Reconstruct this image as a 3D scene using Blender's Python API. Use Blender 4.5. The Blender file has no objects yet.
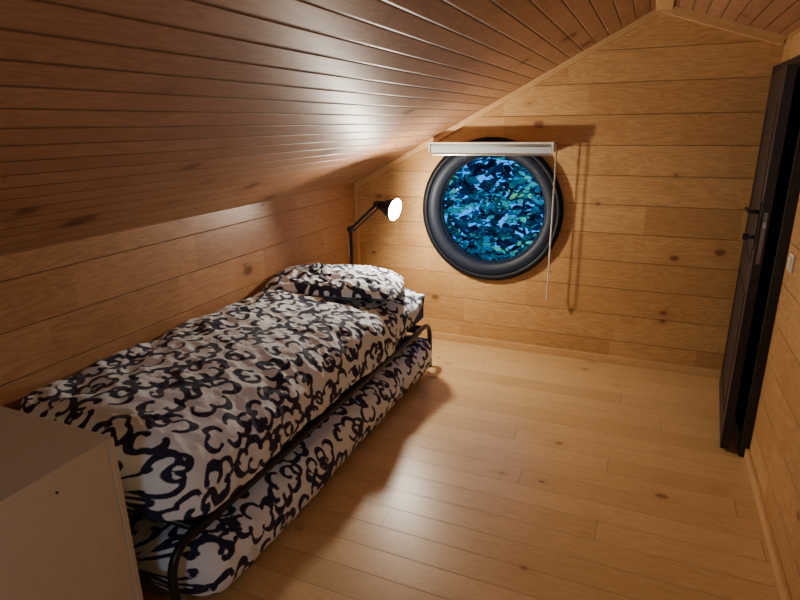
import bpy, bmesh, math, random
import numpy as np
from mathutils import Vector, Matrix, noise, Euler
random.seed(4); rng=np.random.RandomState(7)
S=bpy.context.scene
COL=S.collection
# ------------------------------------------------ dimensions
XL,XR,YB,YN=-2.13,.607,4.01,-1.3
HK=1.211; RX,RZ=-.03,2.30; HR=2.083
# ------------------------------------------------ node helpers
def newmat(n):
    m=bpy.data.materials.new(n); m.use_nodes=True
    nt=m.node_tree; b=nt.nodes['Principled BSDF']
    return m,nt,b
class N:
    def __init__(s,nt): s.nt=nt
    def n(s,t,**k):
        x=s.nt.nodes.new(t)
        for a,b in k.items(): setattr(x,a,b)
        return x
    def setin(s,sock,v):
        if isinstance(v,bpy.types.NodeSocket): s.nt.links.new(v,sock)
        else: sock.default_value=v
    def m(s,op,a,b=None,c=None,clamp=False):
        x=s.n('ShaderNodeMath',operation=op); x.use_clamp=clamp
        s.setin(x.inputs[0],a)
        if b is not None: s.setin(x.inputs[1],b)
        if c is not None: s.setin(x.inputs[2],c)
        return x.outputs[0]
    def xyz(s,a,b,c=0.0):
        x=s.n('ShaderNodeCombineXYZ')
        for i,v in enumerate((a,b,c)): s.setin(x.inputs[i],v)
        return x.outputs[0]
    def noise(s,vec,scale,detail=3,rough=.5,dist=0):
        x=s.n('ShaderNodeTexNoise'); s.setin(x.inputs['Vector'],vec)
        x.inputs['Scale'].default_value=scale;x.inputs['Detail'].default_value=detail
        x.inputs['Roughness'].default_value=rough;x.inputs['Distortion'].default_value=dist
        return x.outputs['Fac']
    def ramp(s,f,stops):
        x=s.n('ShaderNodeValToRGB'); s.setin(x.inputs[0],f)
        e=x.color_ramp.elements
        while len(e)<len(stops): e.new(.5)
        for i,(p,c) in enumerate(stops):
            e[i].position=p; e[i].color=(*c,1) if len(c)==3 else c
        return x.outputs[0]
    def mix(s,f,a,b,mode='MIX'):
        x=s.n('ShaderNodeMix',data_type='RGBA',blend_type=mode)
        s.setin(x.inputs[0],f)
        for sock,v in ((x.inputs[6],a),(x.inputs[7],b)):
            if isinstance(v,tuple): v=(*v[:3],1)
            s.setin(sock,v)
        return x.outputs[2]

def wood(name,pw,blen,light,dark,groove=.05,rough=.38,var=.5,lam=1,knots=1.0,gdepth=.004,coat=.0,gdark=.25,kth=.45,ring=.15,seam=.0,spec=.5,kdark=.85):
    m,nt,b=newmat(name); k=N(nt)
    uv=k.n('ShaderNodeUVMap').outputs[0]
    sp=k.n('ShaderNodeSeparateXYZ'); nt.links.new(uv,sp.inputs[0]); u,v=sp.outputs[0],sp.outputs[1]
    vr=k.m('DIVIDE',v,pw); fv=k.m('FRACT',vr)
    row=k.m('FLOOR',k.m('MULTIPLY',vr,float(lam)))
    wn=k.n('ShaderNodeTexWhiteNoise',noise_dimensions='1D'); nt.links.new(row,wn.inputs['W'])
    uu=k.m('ADD',k.m('DIVIDE',u,blen),k.m('MULTIPLY',wn.outputs[0],7.0))
    seg=k.m('FLOOR',uu)
    w2=k.n('ShaderNodeTexWhiteNoise',noise_dimensions='2D'); nt.links.new(k.xyz(row,seg),w2.inputs['Vector'])
    rnd=w2.outputs[0]
    off=k.m('ADD',k.m('MULTIPLY',row,3.7),k.m('MULTIPLY',seg,1.9))
    g1=k.noise(k.xyz(k.m('MULTIPLY',u,1.1),k.m('MULTIPLY',v,9.0),off),1.6,3,.5,.4)
    rings=k.m('SINE',k.m('MULTIPLY',g1,75.0))
    g2=k.noise(k.xyz(k.m('MULTIPLY',u,3.0),k.m('MULTIPLY',v,120.0),off),2.0,4,.6)
    big=k.noise(k.xyz(u,v,off),1.3,2)
    f=k.m('ADD',k.m('MULTIPLY',rings,ring),k.m('ADD',k.m('MULTIPLY',g2,.5),k.m('MULTIPLY',rnd,var)))
    f=k.m('ADD',f,k.m('MULTIPLY',big,.3))
    f=k.m('SUBTRACT',f,.26+var*.25,clamp=True)
    c=k.ramp(f,[(0,dark),(.75,light)])
    # knots (elongated along the board)
    vo=k.n('ShaderNodeTexVoronoi'); vo.inputs['Scale'].default_value=1.0
    nt.links.new(k.xyz(k.m('MULTIPLY',u,4.2),k.m('MULTIPLY',v,6.2)),vo.inputs['Vector'])
    vs=k.n('ShaderNodeSeparateColor'); nt.links.new(vo.outputs['Color'],vs.inputs[0])
    size=k.m('MULTIPLY',k.m('MAXIMUM',k.m('SUBTRACT',vs.outputs[0],kth),0.0),.24*knots)
    km=k.m('SUBTRACT',1.0,k.m('DIVIDE',k.m('SUBTRACT',vo.outputs['Distance'],k.m('MULTIPLY',size,.7)),k.m('ADD',k.m('MULTIPLY',size,.5),.002)),clamp=True)
    km=k.m('MULTIPLY',km,k.m('GREATER_THAN',size,.012))
    halo=k.m('SUBTRACT',1.0,k.m('DIVIDE',vo.outputs['Distance'],k.m('ADD',k.m('MULTIPLY',size,3.6),.001)),clamp=True)
    c=k.mix(k.m('MULTIPLY',halo,.6*kdark),c,tuple(x*y for x,y in zip(dark,(.8,.65,.5))))
    c=k.mix(k.m('MULTIPLY',km,kdark),c,tuple(x*y for x,y in zip(dark,(.34,.22,.2))))
    e=k.m('MINIMUM',fv,k.m('SUBTRACT',1.0,fv))
    gm=k.m('SUBTRACT',1.0,k.m('DIVIDE',e,groove),clamp=True)
    gcol=tuple(x*.22 for x in dark)
    if seam:
        fu=k.m('FRACT',uu); eu=k.m('MINIMUM',fu,k.m('SUBTRACT',1.0,fu))
        sm=k.m('LESS_THAN',eu,.0018/blen)
        c=k.mix(k.m('MULTIPLY',sm,seam),c,gcol)
    c=k.mix(k.m('MULTIPLY',k.m('POWER',gm,1.2),1-gdark),c,gcol)
    nt.links.new(c,b.inputs['Base Color'])
    r=k.m('ADD',k.m('MULTIPLY',g2,.14),rough-.07)
    nt.links.new(r,b.inputs['Roughness'])
    b.inputs['Specular IOR Level'].default_value=spec
    b.inputs['Coat Weight'].default_value=coat; b.inputs['Coat Roughness'].default_value=.3
    h=k.m('SUBTRACT',k.m('MULTIPLY',g2,.04),gm)
    bp=k.n('ShaderNodeBump'); bp.inputs['Distance'].default_value=gdepth; bp.inputs['Strength'].default_value=1
    nt.links.new(h,bp.inputs['Height']); nt.links.new(bp.outputs[0],b.inputs['Normal'])
    return m
def plain(name,col,rough=.5,metal=0,var=.06,scale=30,emis=None,es=0,bump=0.0,spec=.5):
    m,nt,b=newmat(name); k=N(nt)
    g=k.n('ShaderNodeTexCoord').outputs['Object']
    f=k.noise(g,scale,3)
    c=k.ramp(f,[(.3,tuple(x*(1-var) for x in col)),(.7,tuple(min(1,x*(1+var)) for x in col))])
    nt.links.new(c,b.inputs['Base Color'])
    b.inputs['Roughness'].default_value=rough; b.inputs['Metallic'].default_value=metal
    b.inputs['Specular IOR Level'].default_value=spec
    if emis: b.inputs['Emission Color'].default_value=(*emis,1); b.inputs['Emission Strength'].default_value=es
    if bump:
        bp=k.n('ShaderNodeBump'); bp.inputs['Distance'].default_value=bump
        nt.links.new(f,bp.inputs['Height']); nt.links.new(bp.outputs[0],b.inputs['Normal'])
    return m
M_back=wood('pine_wall_boards',.19,.55,(.69,.43,.170),(.46,.245,.080),groove=.016,rough=.52,var=.42,lam=1,knots=1.2,gdepth=.003,gdark=.15,kth=.40,seam=0,ring=.18)
M_wall=M_back
M_left=wood('pine_wall_boards_shaded',.19,.7,(.56,.31,.145),(.38,.185,.075),groove=.016,rough=.40,var=.34,lam=1,knots=1.3,gdepth=.003,gdark=.2,kth=.40,seam=0,ring=.18)  # same pine, darker and redder: the left wall's shade put into the colour
M_ceil=wood('pine_ceiling_boards',.074,2.6,(.48,.27,.145),(.32,.155,.075),groove=.075,rough=.46,var=.34,knots=1.9,gdepth=.003,coat=.0,kth=.35,gdark=.1,spec=.36)
M_floor=wood('pine_floor_boards',.13,2.6,(.78,.53,.255),(.60,.38,.155),groove=.017,rough=.36,var=.40,knots=1.0,gdepth=.001,coat=.25,gdark=.2,kth=.38,seam=.6,ring=.13,kdark=.8)
M_trim=wood('pine_trim',5.0,3.0,(.74,.50,.24),(.60,.36,.14),groove=.0001,rough=.5,var=.2,knots=.3,gdepth=.0005)
M_black=plain('black_metal',(.012,.012,.014),.38,.3)
M_door=plain('dark_door_paint',(.010,.009,.010),.5)
M_frame=plain('window_frame_slate',(.009,.013,.024),.45,spec=.16)
M_frame2=plain('window_rim_black',(.004,.005,.007),.5,spec=.15)
M_steel=plain('brushed_steel',(.5,.48,.45),.3,1)
M_latch=plain('latch_steel',(.22,.20,.19),.4,.8)
M_white=plain('cream_laminate',(.58,.50,.37),.5,var=.03)
M_plastic=plain('white_plastic',(.75,.7,.6),.4)
M_blind=plain('blind_fabric',(.42,.46,.50),.7,var=.05,bump=.001,scale=200)
M_sheet=plain('navy_sheet',(.02,.035,.14),.9,var=.2)
M_bulb=plain('lit_bulb',(1,.9,.75),.4,emis=(1,.95,.85),es=60)
M_inner=plain('lamp_reflector',(.85,.85,.82),.35)
# ------------------------------------------------ mesh helpers
def obj(name,bm,mat=None,parent=None,smooth=False,mats=None):
    me=bpy.data.meshes.new(name); bm.normal_update(); bm.to_mesh(me); bm.free()
    o=bpy.data.objects.new(name,me); COL.objects.link(o)
    for m in (mats or [mat]):
        if m: me.materials.append(m)
    if smooth:
        for p in me.polygons: p.use_smooth=True
    if parent: o.parent=parent
    return o
def empty(name,loc=(0,0,0)):
    e=bpy.data.objects.new(name,None); e.empty_display_size=.1; COL.objects.link(e); return e
def setuv(o,fn):
    me=o.data; uvl=me.uv_layers.new(name='UVMap') if not me.uv_layers else me.uv_layers[0]
    for p in me.polygons:
        for li in p.loop_indices:
            co=me.vertices[me.loops[li].vertex_index].co
            uvl.data[li].uv=fn(co,p.normal)
def box(name,a,b,mat,parent=None,bev=0,uvax=None,seg=2,X=None):
    bm=bmesh.new(); bmesh.ops.create_cube(bm,size=1)
    a=Vector(a);b=Vector(b);c=(a+b)/2;d=b-a
    for v in bm.verts: v.co=Vector((v.co.x*d.x,v.co.y*d.y,v.co.z*d.z))+c
    if bev: bmesh.ops.bevel(bm,geom=bm.edges[:],offset=bev,segments=seg,affect='EDGES',profile=.6)
    if X is not None: bmesh.ops.transform(bm,matrix=X,verts=bm.verts[:])
    o=obj(name,bm,mat,parent)
    if uvax: setuv(o,uvax)
    return o
def prism(name,poly,d,mat,parent=None):
    bm=bmesh.new(); n=len(poly)
    A=[bm.verts.new(p) for p in poly]; B=[bm.verts.new(Vector(p)+Vector(d)) for p in poly]
    bm.faces.new(A); bm.faces.new(B[::-1])
    for i in range(n): bm.faces.new((A[i],B[i],B[(i+1)%n],A[(i+1)%n]))
    bmesh.ops.recalc_face_normals(bm,faces=bm.faces[:])
    return obj(name,bm,mat,parent)
def tube(name,pts,r,mat,parent=None,cyc=False,res=10,fillet=0,X=None):
    if fillet:
        P=[Vector(p) for p in pts]; Q=[P[0]]
        for i in range(1,len(P)-1):
            a=(P[i-1]-P[i]);b=(P[i+1]-P[i]); f=min(fillet,a.length*.49,b.length*.49)
            p0=P[i]+a.normalized()*f;p2=P[i]+b.normalized()*f
            for k in range(7):
                t=k/6;Q.append(p0*(1-t)**2+P[i]*2*t*(1-t)+p2*t*t)
        Q.append(P[-1]); pts=Q
    pts=[Vector(p) for p in pts]; bm=bmesh.new(); rings=[]
    if X is not None: pts=[X@p for p in pts]
    up=None
    for i,p in enumerate(pts):
        t=(pts[min(i+1,len(pts)-1)]-pts[max(i-1,0)]).normalized()
        if up is None:
            up=t.orthogonal().normalized()
        up=(up-t*up.dot(t)).normalized(); s=t.cross(up)
        rings.append([bm.verts.new(p+(up*math.cos(j*2*math.pi/res)+s*math.sin(j*2*math.pi/res))*r) for j in range(res)])
    for a,b in zip(rings,rings[1:]):
        for j in range(res): bm.faces.new((a[j],a[(j+1)%res],b[(j+1)%res],b[j]))
    bm.faces.new(rings[0][::-1]); bm.faces.new(rings[-1])
    bmesh.ops.recalc_face_normals(bm,faces=bm.faces[:])
    return obj(name,bm,mat,parent,True)
def lathe(name,prof,mat,M,parent=None,seg=64,closed=False):
    bm=bmesh.new(); R=[]
    for r,z in prof:
        R.append([bm.verts.new(M@Vector((r*math.cos(j*2*math.pi/seg),r*math.sin(j*2*math.pi/seg),z))) for j in range(seg)])
    pr=list(zip(R,R[1:]))
    if closed: pr.append((R[-1],R[0]))
    for a,b in pr:
        for j in range(seg): bm.faces.new((a[j],a[(j+1)%seg],b[(j+1)%seg],b[j]))
    bmesh.ops.remove_doubles(bm,verts=bm.verts[:],dist=1e-5)
    bmesh.ops.recalc_face_normals(bm,faces=bm.faces[:])
    return obj(name,bm,mat,parent,True)
# ------------------------------------------------ ROOM
T=.12
box('floor',(XL-T,YN-T,-.1),(XR+T,YB+T,0),M_floor,uvax=lambda c,n:(c.x,c.y))
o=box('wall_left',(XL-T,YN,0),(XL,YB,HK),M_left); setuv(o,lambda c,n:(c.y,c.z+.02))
o=box('wall_right',(XR,YN,0),(XR+T,YB,HR+.05),M_wall); setuv(o,lambda c,n:(c.y+.7,c.z+.02))
WX,WZ,WR=-1.036,1.043,.512
def gable(name,y,th,hole):
    bm=bmesh.new()
    out=[(XL-T,0),(XL-T,HK+.02),(RX,RZ+.09),(XR+T,HR+.04),(XR+T,0)]
    layers=[]
    for yy in (y,y+th):
        V=[bm.verts.new((a,yy,b)) for a,b in out]
        E=[bm.edges.new((V[i],V[(i+1)%len(V)])) for i in range(len(V))]
        C=[]
        if hole:
            C=[bm.verts.new((WX+.473*math.cos(i*2*math.pi/96),yy,WZ+.473*math.sin(i*2*math.pi/96))) for i in range(96)]
            E+=[bm.edges.new((C[i],C[(i+1)%96])) for i in range(96)]
        bmesh.ops.triangle_fill(bm,edges=E,use_beauty=True)
        layers.append((V,C))
    for (V,C),(V2,C2) in [(layers[0],layers[1])]:
        for A,B in ((V,V2),(C,C2)):
            for i in range(len(A)): bm.faces.new((A[i],A[(i+1)%len(A)],B[(i+1)%len(A)],B[i]))
    bmesh.ops.recalc_face_normals(bm,faces=bm.faces[:])
    o=obj(name,bm,M_back); setuv(o,lambda c,n:(c.x+10,c.z+.02)); return o
gable('wall_back',YB,T,True)
gable('wall_near',YN-T,T,False)
def slopev(c): return math.hypot(c.x-XL,c.z-HK)
ex=Vector((RX-XL,0,RZ-HK)).normalized()
o=prism('ceiling',[(XL-T,YN,HK-T*ex.z/ex.x),(RX,YN,RZ),(RX,YN,RZ+.1),(XL-T,YN,HK-T*ex.z/ex.x+.1)],(0,YB-YN,0),M_ceil)
setuv(o,lambda c,n:(c.y,slopev(c)))
e2=Vector((XR-RX,0,HR-RZ)).normalized()
o=prism('ceiling_right',[(RX,YN,RZ),(XR+T,YN,HR+T*e2.z/e2.x),(XR+T,YN,HR+T*e2.z/e2.x+.1),(RX,YN,RZ+.1)],(0,YB-YN,0),M_ceil)
setuv(o,lambda c,n:(c.y,c.x-RX))
def rake(name,p0,p1,w,y0,y1):
    p0=Vector(p0);p1=Vector(p1); d=(p1-p0).normalized(); n=Vector((d.z,0,-d.x))
    if n.z>0: n=-n
    o=prism(name,[Vector((q.x,y0,q.z)) for q in (p0,p1,p1+n*w,p0+n*w)],(0,y1-y0,0),M_trim)
    setuv(o,lambda c,nn:((c-p0).dot(d),(c-p0).dot(n)+c.y+1)); return o
rake('trim_1',(XL,0,HK),(RX,0,RZ),.035,YB-.03,YB)
rake('trim_2',(RX,0,RZ),(XR,0,HR),.045,YB-.035,YB)
o=box('trim_3',(XL,YB-.022,0),(XL+.022,YB,HK-.005),M_trim); setuv(o,lambda c,n:(c.z,c.x+c.y))
o=box('trim_4',(RX-.045,YN,RZ-.035),(RX+.045,YB-.035,RZ+.02),M_trim,bev=.004); setuv(o,lambda c,n:(c.y,c.x+c.z))
o=box('baseboard_back',(XL+.022,YB-.016,0),(XR,YB,.055),M_trim,bev=.004); setuv(o,lambda c,n:(c.x,c.z+c.y))
o=box('baseboard_right',(XR-.018,YN,0),(XR,3.0,.055),M_trim,bev=.004); setuv(o,lambda c,n:(c.y,c.z+c.x))
o=box('baseboard_left',(XL,YN,0),(XL+.016,YB-.03,.055),M_trim,bev=.004); setuv(o,lambda c,n:(c.y,c.z+c.x))
# ------------------------------------------------ WINDOW
win=empty('window_1')
MW=Matrix.Translation((WX,YB,WZ))@Matrix.Rotation(math.radians(90),4,'X')
lathe('rim',[(.495,-.0),(.512,.0),(.514,.03),(.505,.042),(.49,.046),(.475,.042),(.470,.030),(.470,0)],M_frame2,MW,win,96,closed=True)
lathe('frame',[(.473,.030),(.466,.034),(.43,.030),(.41,.022),(.395,.014),(.388,.004),(.386,-.03),(.386,-.08),(.473,-.08)],M_frame,MW,win,96,closed=True)
lathe('gasket',[(.388,-.022),(.378,-.026),(.378,-.045),(.388,-.045)],M_frame2,MW,win,96,closed=True)
mg,nt,b=newmat('window_glass'); nt.nodes.remove(b); k=N(nt)
tr=k.n('ShaderNodeBsdfTransparent'); tr.inputs[0].default_value=(.86,.96,1,1)
gl=k.n('ShaderNodeBsdfGlossy'); gl.inputs['Roughness'].default_value=.02
mx=k.n('ShaderNodeMixShader'); mx.inputs[0].default_value=.0005
nt.links.new(tr.outputs[0],mx.inputs[1]);nt.links.new(gl.outputs[0],mx.inputs[2]);nt.links.new(mx.outputs[0],nt.nodes['Material Output'].inputs[0])
bm=bmesh.new(); bmesh.ops.create_circle(bm,cap_ends=True,segments=96,radius=.384,matrix=MW@Matrix.Translation((0,0,-.035)))
obj('glass_pane',bm,mg,win)
# ------------------------------------------------ ROLLER BLIND
bl=empty('roller_blind')
bx0,bx1,by,bz=-1.47,-.60,YB-.085,1.492
Mx=Matrix.Translation((bx0,by,bz))@Matrix.Rotation(math.radians(90),4,'Y')
Lb=bx1-bx0
lathe('fabric_roll',[(0,.012),(.021,.012),(.021,Lb-.012),(0,Lb-.012)],M_blind,Mx,bl,32)
box('cassette_top',(bx0+.005,by-.03,bz+.022),(bx1-.005,YB-.055,bz+.032),M_plastic,bl,.003)
box('fabric_hem',(bx0+.015,by-.023,bz-.045),(bx1-.015,by-.019,bz),M_blind,bl)
box('hem_bar',(bx0+.015,by-.027,bz-.056),(bx1-.015,by-.015,bz-.042),M_steel,bl,.003)
for i,x in enumerate((bx0,bx1-.008)):
    box('bracket_%d'%i,(x,by-.033,bz-.033),(x+.008,YB,bz+.034),M_plastic,bl,.002)
cx=bx1+.014
tube('chain_front',[(cx,by-.012,bz),(cx,by-.012,.50),(cx,by,.47),(cx,by+.012,.50),(cx,by+.012,bz)],.0035,M_plastic,bl,fillet=.02,res=6)
lathe('chain_wheel',[(0,0),(.024,0),(.024,.014),(0,.014)],M_plastic,Matrix.Translation((bx1,by,bz))@Matrix.Rotation(math.radians(90),4,'Y'),bl,24)
lathe('chain_weight',[(0,0),(.006,0),(.008,.02),(.004,.045),(0,.045)],M_plastic,Matrix.Translation((cx,by,.445)),bl,12)
# ------------------------------------------------ DOOR
dr=empty('door_1')
dx0,dx1,dy0,dy1,dh=.482,.522,3.03,3.88,1.87
XD=Matrix.Translation((dx1,dy0,0))@Matrix.Rotation(-math.radians(4.6),4,'Z')@Matrix.Translation((-dx1,-dy0,0))
box('leaf',(dx0,dy0,.012),(dx1,dy1,dh),M_door,dr,.003,X=XD)
for i,(z0,z1) in enumerate(((.16,.82),(.98,1.72))):
    for j,(p,q) in enumerate((((dx0-.003,dy0+.12,z0),(dx0,dy0+.13,z1)),((dx0-.003,dy1-.13,z0),(dx0,dy1-.12,z1)),((dx0-.003,dy0+.12,z0),(dx0,dy1-.12,z0+.01)),((dx0-.003,dy0+.12,z1-.01),(dx0,dy1-.12,z1)))):
        box('moulding_%d_%d'%(i,j),p,q,M_door,dr,X=XD)
box('jamb_near',(.565,3.0,0),(XR,3.06,dh+.06),M_door,dr,.003)
box('jamb_far',(.585,3.91,0),(XR,3.98,dh+.06),M_door,dr,.003)
box('jamb_head',(.565,3.0,dh+.0),(XR,3.98,dh+.06),M_door,dr,.003)
box('opening_panel',(.598,3.06,0),(XR,3.91,dh),M_door,dr)
for i,z in enumerate((.3,1.0,1.6)):
    tube('hinge_%d'%i,[(.592,3.9,z-.04),(.592,3.9,z+.04)],.007,M_steel,dr)
box('latch_plate',(dx0+.012,dy0-.002,1.0),(dx1-.012,dy0+.001,1.24),M_latch,dr,X=XD)
box('latch_bolt',(dx0+.014,dy0-.011,1.17),(dx1-.014,dy0,1.195),M_steel,dr,.001,X=XD)
box('handle_plate',(dx0-.006,dy0+.04,1.06),(dx0,dy0+.08,1.29),M_black,dr,.002,X=XD)
tube('lever',[(dx0,dy0+.06,1.235),(dx0-.05,dy0+.06,1.235),(dx0-.052,dy0+.17,1.235)],.009,M_black,dr,fillet=.02,X=XD)
tube('key_barrel',[(dx0,dy0+.06,1.115),(dx0-.03,dy0+.06,1.115)],.008,M_black,dr,X=XD)
box('key_bow',(dx0-.055,dy0+.057,1.10),(dx0-.028,dy0+.063,1.13),M_black,dr,.002,X=XD)
sw=empty('light_switch')
box('plate',(XR-.010,2.835,1.01),(XR,2.915,1.09),M_plastic,sw,.003)
box('rocker',(XR-.015,2.85,1.025),(XR-.009,2.90,1.075),M_plastic,sw,.002)
# ------------------------------------------------ CABINET
cb=empty('cabinet')
cx1,cy1,cz=-1.34,.985,.80; cy0=.17; cx0=XL+.02
box('top',(cx0,cy0,cz-.018),(cx1-.004,cy1-.019,cz),M_white,cb,.0015)
box('side_far',(cx0,cy1-.018,0),(cx1,cy1,cz),M_white,cb,.0015)
box('side_near',(cx0,cy0-.019,0),(cx1,cy0-.001,cz),M_white,cb,.0015)
box('back',(cx0,cy0,0),(cx0+.006,cy1-.019,cz-.018),M_white,cb)
box('front_panel',(cx1-.022,cy0,0.06),(cx1-.006,cy1-.019,cz-.0185),M_white,cb,.001)
box('plinth',(cx1-.04,cy0,0),(cx1-.024,cy1-.019,.06),M_white,cb)
for j,(yy,zz) in enumerate(((.80,.735),(.35,.735))):
    lathe('screw_%d'%j,[(0,.003),(.003,.003),(.004,0)],M_black,Matrix.Translation((cx1-.006,yy,zz))@Matrix.Rotation(math.radians(90),4,'Y'),cb,12)
# ------------------------------------------------ PATTERN FIELD (cloud / scroll print)
def make_arcs(seed,x0,x1,y0,y1):
    r=np.random.RandomState(seed); A=[]
    px,py=.25,.15; j=0; y=y0-.05
    while y<y1+py:
        x=x0-.1+(px*.5 if j%2 else 0)
        while x<x1+px:
            cx=x+r.uniform(-.025,.025); cy=y+r.uniform(-.02,.02)
            rot=r.uniform(-.35,.35)
            n=r.randint(5,8); flip=r.choice([-1,1])
            rx,ry=r.uniform(.075,.095),r.uniform(.030,.042)
            a0=r.uniform(0,6.28); span=r.uniform(4.2,5.6)
            for i in range(n):
                a=a0+flip*span*i/(n-1)
                ex,ey=rx*math.cos(a),ry*math.sin(a)
                bx=cx+ex*math.cos(rot)-ey*math.sin(rot); by_=cy+ex*math.sin(rot)+ey*math.cos(rot)
                nx,ny=math.cos(a)/rx,math.sin(a)/ry
                mid=math.atan2(ny,nx)+rot+flip*r.uniform(-.1,.5)
                rr=r.uniform(.026,.040)
                A.append((bx,by_,rr,mid,math.radians(r.uniform(85,125)),r.uniform(.0095,.016)))
            A.append((bx+.035*flip,by_-.02,.026,mid+2.4*flip,2.3,.010))
            x+=px
        y+=py; j+=1
    return A
def field(U,V,arcs):
    out=np.full(U.shape,9.0)
    for (cx,cy,rr,mid,half,w) in arcs:
        msk=(np.abs(U-cx)<.10)&(np.abs(V-cy)<.10)
        if not msk.any(): continue
        dx=U[msk]-cx;dy=V[msk]-cy
        a=(np.arctan2(dy,dx)-mid+math.pi)%(2*math.pi)-math.pi
        ac=np.clip(a,-half,half)
        px=rr*np.cos(ac+mid);py=rr*np.sin(ac+mid)
        ww=w*(.60+.6*np.cos(ac*1.1)**2)
        d=np.hypot(dx-px,dy-py)-ww
        out[msk]=np.minimum(out[msk],d)
    return np.clip(out,-.03,.03)
mf,nt,b=newmat('cloud_print_cotton'); k=N(nt)
at=k.n('ShaderNodeAttribute'); at.attribute_name='ink'
ft=k.noise(k.n('ShaderNodeTexCoord').outputs['Object'],45,4)
ink=k.m('ADD',at.outputs['Fac'],k.m('MULTIPLY',k.m('SUBTRACT',ft,.5),.006))
rm=k.ramp(k.m('ADD',k.m('MULTIPLY',ink,10.0),.5),[(.485,(.011,.015,.055)),(.515,(.80,.91,1.0))])
nt.links.new(rm,b.inputs['Base Color']); b.inputs['Roughness'].default_value=.85
b.inputs['Sheen Weight'].default_value=.1
bp=k.n('ShaderNodeBump'); bp.inputs['Distance'].default_value=.009
f2=k.noise(k.n('ShaderNodeTexCoord').outputs['Object'],11,5,.6,.8)
nt.links.new(f2,bp.inputs['Height']); nt.links.new(bp.outputs[0],b.inputs['Normal'])
def add_ink(o,UV,seed):
    U=np.array([p[0] for p in UV]);V=np.array([p[1] for p in UV])
    arcs=make_arcs(seed,U.min(),U.max(),V.min(),V.max())
    wu=.014*np.sin(V*17+U*5);wv=.014*np.sin(U*15-V*6+1)
    F=field(U+wu,V+wv,arcs)
    at=o.data.attributes.new('ink','FLOAT','POINT'); at.data.foreach_set('value',F.astype(np.float32))
def catmull(P,n):
    P=[Vector(p) for p in P]; P=[P[0]*2-P[1]]+P+[P[-1]*2-P[-2]]; out=[]
    for i in range(1,len(P)-2):
        for j in range(8):
            t=j/8; a,b_,c,d=P[i-1],P[i],P[i+1],P[i+2]
            out.append(.5*((2*b_)+(c-a)*t+(2*a-5*b_+4*c-d)*t*t+(3*b_-a-3*c+d)*t**3))
    out.append(P[-2])
    L_=[0]
    for a,b_ in zip(out,out[1:]): L_.append(L_[-1]+(b_-a).length)
    res=[];tot=L_[-1];q=0
    for i in range(n+1):
        s=tot*i/n
        while q<len(L_)-2 and L_[q+1]<s: q+=1
        f=(s-L_[q])/max(1e-9,L_[q+1]-L_[q]); res.append(out[q].lerp(out[q+1],min(1,f)))
    return res,tot
def bedding(name,proffn,y0,y1,C,mat,seed,amp,endr,parent,nt_=150,ny=270,kmin=.25,xmin=XL+.012,zmin=.0):
    bm=bmesh.new(); G=[];UV=[]
    for i in range(ny+1):
        y=y0+(y1-y0)*i/ny
        prof,tot=catmull(proffn(y),nt_)
        e=min(y-y0,y1-y); kk=1.0
        if e<endr: kk=kmin+(1-kmin)*math.sqrt(max(0,1-(1-e/endr)**2))
        row=[]
        for j,p in enumerate(prof):
            q=C+(p-C)*kk
            s=tot*j/nt_
            a=prof[max(0,j-1)];b_=prof[min(nt_,j+1)]; t=(b_-a).normalized(); nrm=Vector((-t.y,t.x))
            if nrm.y<0 and j<nt_*.5: nrm=-nrm
            w=noise.noise(Vector((y*2.6,s*4.0,seed)))*1.0
            w+=.6*(.6-2*abs(noise.noise(Vector((y*5+s*2,s*6-y*2,seed+5)))))
            w+=.40*(.6-2*abs(noise.noise(Vector((y*11,s*9+y*4,seed+9)))))
            w+=.18*(.6-2*abs(noise.noise(Vector((y*24-s*8,s*20+y*9,seed+19)))))
            q=q+nrm*w*amp
            x=max(q.x,xmin)
            z=max(q.y,zmin)
            row.append(bm.verts.new((x,y+noise.noise(Vector((s*3,y,seed)))*.015*(1 if e<.2 else 0),z))); UV.append((y,s))
        G.append(row)
    for a,b_ in zip(G,G[1:]):
        for j in range(nt_): bm.faces.new((a[j],a[j+1],b_[j+1],b_[j]))
    bm.faces.new(G[0]); bm.faces.new(G[-1][::-1])
    bmesh.ops.recalc_face_normals(bm,faces=bm.faces[:])
    o=obj(name,bm,mat,parent,True); add_ink(o,UV,seed); return o
# ------------------------------------------------ DAYBED
bed=empty('daybed')
RXB=-1.30; BY0,BY1=1.07,3.47; LX=-2.09; RZB=.335
rb=.016
for nm,x in (('side_frame_right',RXB),('side_frame_left',LX)):
    tube(nm,[(x,BY0,.0),(x,BY0,RZB),(x,BY1,RZB),(x,BY1,0)],rb,M_black,bed,fillet=.12,res=12)
for nm,y in (('foot_rail',BY0+.13),('head_rail',BY1-.13)):
    tube(nm,[(LX,y,RZB),(RXB,y,RZB)],rb*.9,M_black,bed)
for nm,y in (('foot_stretcher',BY0),('head_stretcher',BY1)):
    tube(nm,[(LX,y,.2),(RXB,y,.2)],.010,M_black,bed)
for i in range(13):
    y=BY0+.22+i*.163
    box('slat_%d'%i,(LX,y-.03,RZB+.004),(RXB,y+.03,RZB+.016),M_black,bed)
box('mesh_edge_rail',(RXB-.03,BY0+.12,RZB-.045),(RXB-.012,BY1-.12,RZB-.008),M_black,bed,.003)
bm=bmesh.new(); bmesh.ops.create_cube(bm,size=1)
for v in bm.verts: v.co=Vector((-1.70+v.co.x*.80,2.29+v.co.y*2.22,.46+v.co.z*.21))
bmesh.ops.bevel(bm,geom=bm.edges[:],offset=.05,segments=5,affect='EDGES')
obj('mattress',bm,M_sheet,bed,True)
def sst(x): x=max(0,min(1,x)); return x*x*(3-2*x)
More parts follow.
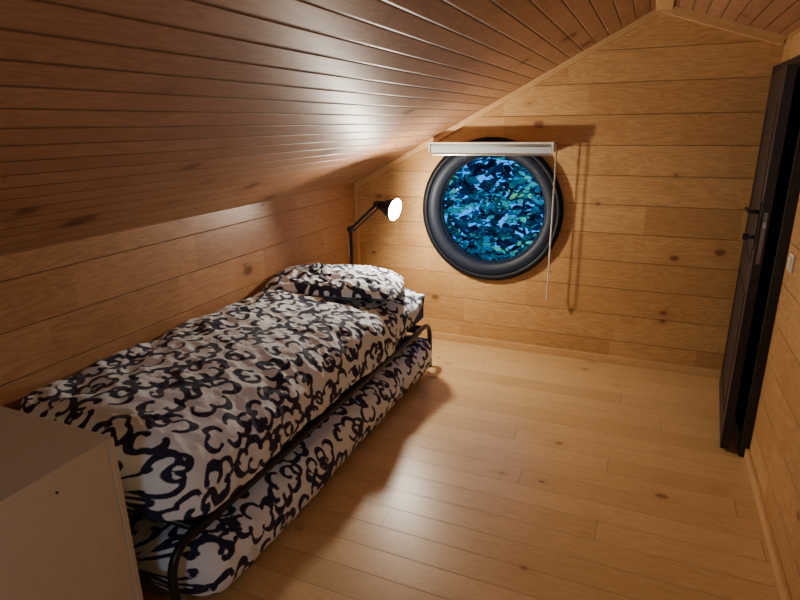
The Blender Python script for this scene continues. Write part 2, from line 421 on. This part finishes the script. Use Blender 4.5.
def prof_top(y):
    h=max(0,min(1,(y-2.70)/.55))
    d=.055*sst((y-2.66)/.2)
    zb=.385+.14*h*h; puff=.012*math.sin(y*3)
    xr=-1.285+.014*math.sin(y*5)
    return [(-2.118,.50),(-2.115,.62-d*.5),(-2.10,.682-d),(-2.0,.70+puff-d),(-1.8,.695-d),(-1.6,.68-puff-d),(-1.45,.652-d*.8),(-1.35,.61-d*.3),(xr-.005,.55-.01*h),(xr+.012,zb+.05),(xr+.005,zb)]
bedding('duvet',prof_top,1.10,3.43,Vector((-1.70,.46)),mf,11,.019,.16,bed,kmin=.5)
# ------------------------------------------------ TRUNDLE
td=empty('trundle_bed')
def prof_tr(y):
    b_=.012*math.sin(y*4)
    return [(-2.0,.06),(-2.03,.16),(-2.0,.26),(-1.7,.268),(-1.42,.27),(-1.32,.262),(-1.25,.225+b_),(-1.225,.15),(-1.235,.08),(-1.27,.045),(-1.35,.04)]
bedding('duvet',prof_tr,1.13,3.42,Vector((-1.62,.14)),mf,23,.012,.12,td,nt_=120,kmin=.3,zmin=.012)
tube('base_frame',[(-1.32,1.25,.03),(-1.32,3.30,.03)],.014,M_black,td)
tube('base_frame_back',[(-1.95,1.25,.03),(-1.95,3.30,.03)],.014,M_black,td)
for i,y in enumerate((1.4,3.15)):
    tube('cross_%d'%i,[(-1.95,y,.03),(-1.32,y,.03)],.012,M_black,td)
    for j,x in enumerate((-1.93,-1.36)):
        tube('caster_%d_%d'%(i,j),[(x-.01,y,.02),(x+.01,y,.02)],.02,M_black,td)
# ------------------------------------------------ PILLOW
def pillow(name,c,a,bb,h,rot,seed,tilt=0):
    n=100;m_=70; bm=bmesh.new();UV=[];g={}
    X=Matrix.Rotation(rot,4,'Z')@Matrix.Rotation(math.radians(3),4,'Y')@Matrix.Rotation(tilt,4,'X')
    c=Vector(c)
    for side in (1,-1):
        for i in range(n+1):
            for j in range(m_+1):
                u=-1+2*i/n; v=-1+2*j/m_
                if side==-1 and (i in(0,n) or j in(0,m_)): g[(side,i,j)]=g[(1,i,j)]; continue
                th=(max(0,(1-abs(u)**3.0))*max(0,(1-abs(v)**3.0)))**.6
                px=a*u*(1-.07*(v*v)); py=bb*v*(1-.07*(u*u))
                wr=noise.noise(Vector((u*3,v*2.5,seed)))*.3+.2*(.6-2*abs(noise.noise(Vector((u*5,v*5+u*3,seed+3)))))
                z=h*th*(1+wr) if side>0 else -h*.15*th
                q=X@Vector((px,py,z))
                lim=XL+.015-c.x
                if q.x<lim+.05: q.x=lim+.05-.05*(1-math.exp(-(lim+.05-q.x)/.05))
                g[(side,i,j)]=bm.verts.new(q); UV.append((px+seed,py+(0 if side>0 else 3)))
    for side in (1,-1):
        for i in range(n):
            for j in range(m_):
                f=[g[(side,i,j)],g[(side,i+1,j)],g[(side,i+1,j+1)],g[(side,i,j+1)]]
                bm.faces.new(f if side>0 else f[::-1])
    o=obj(name,bm,mf,None,True); add_ink(o,UV,seed)
    o.location=c
    return o
pillow('pillow',(-1.755,3.0,.69),.43,.275,.088,math.radians(18),31,math.radians(0))
# ------------------------------------------------ LAMP
lp=empty('clamp_desk_lamp')
P1=Vector((-1.91,3.50,.945)); P2=Vector((-1.70,3.50,1.13))
box('clamp_pole_bracket',(-1.935,3.452,.30),(-1.885,3.50,.36),M_black,lp,.004)
tube('stand',[(-1.91,3.50,.30),(-1.91,3.50,.945)],.012,M_black,lp)
tube('lower_arm_spring',[(-1.93,3.50,.74),(-1.93,3.50,.93)],.005,M_steel,lp)
tube('upper_arm',[P1,P2],.010,M_black,lp)
tube('upper_arm_rod',[P1+Vector((.022,0,-.014)),P2+Vector((.018,0,-.020))],.005,M_black,lp)
for i,p in enumerate((P1,P2)):
    lathe('joint_%d'%i,[(0,-.016),(.021,-.016),(.021,.016),(0,.016)],M_black,Matrix.Translation(p)@Matrix.Rotation(math.radians(90),4,'X'),lp,20)
face=Vector((.97,-.17,-.17)).normalized()
mouth=Vector((-1.54,3.45,1.105))
q=face.to_track_quat('Z','Y').to_matrix().to_4x4()
MH=Matrix.Translation(mouth-face*.13)@q
lathe('shade',[(0,-.012),(.022,-.01),(.03,.0),(.032,.035),(.05,.06),(.068,.1),(.078,.13),(.075,.13),(.065,.1),(.047,.062),(.028,.038),(0,.036)],M_black,MH,lp,40)
lathe('reflector',[(.0735,.1285),(.063,.1),(.045,.064),(.026,.042)],M_inner,MH,lp,40)
lathe('bulb',[(0,.040),(.014,.045),(.016,.065),(.028,.085),(.031,.102),(.024,.12),(.01,.128),(0,.129)],M_bulb,MH,lp,28)
ld=bpy.data.lights.new('lamp_light','POINT'); ld.energy=60; ld.color=(1,.885,.73); ld.shadow_soft_size=.03
lo=bpy.data.objects.new('lamp_light',ld); COL.objects.link(lo); lo.location=mouth+face*.032; lo.parent=lp
# ------------------------------------------------ FILL LAMP behind camera, out of view (fixture added for cool fill light)
wl=empty('fill_lamp')
wp=Vector((-.15,YN+.12,1.40))
lathe('rose',[(0,0),(.05,0),(.05,.015),(0,.02)],M_steel,Matrix.Translation((wp.x,YN,wp.z))@Matrix.Rotation(math.radians(-90),4,'X'),wl,24)
tube('arm',[(wp.x,YN,wp.z),(wp.x,YN+.12,wp.z),(wp.x,YN+.12,wp.z+.04)],.008,M_steel,wl,fillet=.03)
M_globe=plain('opal_globe',(.9,.9,.9),.4,emis=(.8,.87,1),es=5)
bm=bmesh.new(); bmesh.ops.create_uvsphere(bm,u_segments=24,v_segments=16,radius=.08,matrix=Matrix.Translation(wp+Vector((0,0,.11))))
obj('globe',bm,M_globe,wl,True)
l2=bpy.data.lights.new('fill_light','POINT'); l2.energy=22; l2.color=(.62,.77,1.0); l2.shadow_soft_size=.15
o2=bpy.data.objects.new('fill_light',l2); COL.objects.link(o2); o2.location=wp+Vector((0,.26,.11)); o2.parent=wl
# ------------------------------------------------ FOLIAGE OUTSIDE
ml,nt,b=newmat('leaf_teal'); k=N(nt)
oi=k.n('ShaderNodeAttribute'); oi.attribute_name='tint'
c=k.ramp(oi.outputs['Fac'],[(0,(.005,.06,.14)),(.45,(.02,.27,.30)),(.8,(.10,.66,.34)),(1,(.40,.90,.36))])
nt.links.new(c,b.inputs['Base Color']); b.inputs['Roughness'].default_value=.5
M_bark=plain('bark',(.03,.025,.02),.9)
def leaf_verts(p,q,s):
    w=.30*s
    pts=[(0,0,0),(.25*s,w*.75,.03*s),(.55*s,w,.02*s),(.85*s,w*.45,-.03*s),(s,0,-.07*s),(.85*s,-w*.45,-.03*s),(.55*s,-w,.02*s),(.25*s,-w*.75,.03*s),
         (.25*s,0,-.02*s),(.55*s,0,-.03*s),(.85*s,0,-.05*s)]
    return [p+q@Vector(a) for a in pts]
LF=[(0,1,8),(1,2,9,8),(2,3,10,9),(3,4,10),(0,8,7),(7,8,9,6),(6,9,10,5),(5,10,4)]
VV=[];FF=[];tint=[]
def add_leaf(p,s,t,yaw=None):
    q=Euler((random.uniform(-.6,.6)+.6,random.uniform(-.6,.6),random.uniform(0,6.28) if yaw is None else yaw)).to_matrix()
    b0=len(VV); VV.extend(leaf_verts(p,q,s)); tint.extend([t]*11)
    FF.extend([tuple(i+b0 for i in f) for f in LF])
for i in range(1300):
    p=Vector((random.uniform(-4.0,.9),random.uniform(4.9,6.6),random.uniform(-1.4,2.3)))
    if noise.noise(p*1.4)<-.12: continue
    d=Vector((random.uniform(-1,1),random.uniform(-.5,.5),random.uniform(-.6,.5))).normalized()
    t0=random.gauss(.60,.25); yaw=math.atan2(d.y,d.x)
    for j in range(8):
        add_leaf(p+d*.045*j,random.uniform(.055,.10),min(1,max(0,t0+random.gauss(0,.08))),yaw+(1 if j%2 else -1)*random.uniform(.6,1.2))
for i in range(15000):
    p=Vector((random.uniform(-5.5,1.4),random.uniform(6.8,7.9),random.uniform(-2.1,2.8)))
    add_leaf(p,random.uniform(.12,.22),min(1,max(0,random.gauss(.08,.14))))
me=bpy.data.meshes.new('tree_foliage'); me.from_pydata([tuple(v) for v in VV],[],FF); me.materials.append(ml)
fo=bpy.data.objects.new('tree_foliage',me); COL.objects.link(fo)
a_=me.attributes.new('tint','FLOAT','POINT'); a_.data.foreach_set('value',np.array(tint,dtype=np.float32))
for i in range(9):
    x=-4+i*.6;pts=[Vector((x,6.9,-2.3))]
    for j in range(5): pts.append(pts[-1]+Vector((random.uniform(-.4,.4),random.uniform(-.3,.3),.9)))
    tube('branch_%d'%i,pts,.02,M_bark,fo,res=6)
bm=bmesh.new(); bmesh.ops.create_grid(bm,x_segments=2,y_segments=2,size=14,matrix=Matrix.Translation((0,4,-2.3)))
obj('ground',bm,plain('grass',(.02,.06,.03),.9))
sn=bpy.data.lights.new('leaf_fill_sun','SUN'); sn.energy=2.0; sn.color=(.42,1.0,.95); sn.angle=.25  # added sun lamp, brightens leaf fronts that otherwise get only sky light
so=bpy.data.objects.new('leaf_fill_sun',sn); COL.objects.link(so)
so.rotation_euler=Vector((-.25,.75,-.85)).to_track_quat('-Z','Y').to_euler(); so.location=(0,0,5)
# ------------------------------------------------ WORLD
w=bpy.data.worlds.new('dusk_sky'); S.world=w; w.use_nodes=True
bg=w.node_tree.nodes['Background']; bg.inputs[0].default_value=(.01,.30,1.0,1); bg.inputs[1].default_value=1.9
# ------------------------------------------------ CAMERA
a=math.radians(23.7); p=math.radians(17.3); s=.014; cc=math.sqrt(1-s*s)
F=Vector((-math.sin(a)*math.cos(p),math.cos(a)*math.cos(p),-math.sin(p)))
R=Vector((math.cos(a),math.sin(a),0)); U=R.cross(F)
R2=R*cc-U*s; U2=R*s+U*cc
cd=bpy.data.cameras.new('camera'); cd.sensor_width=36; cd.lens=565*36/800; cd.clip_start=.02
co=bpy.data.objects.new('camera',cd); COL.objects.link(co)
M=Matrix.Identity(4)
for i in range(3): M[i][0]=R2[i];M[i][1]=U2[i];M[i][2]=-F[i]
M[2][3]=1.65
co.matrix_world=M; S.camera=co
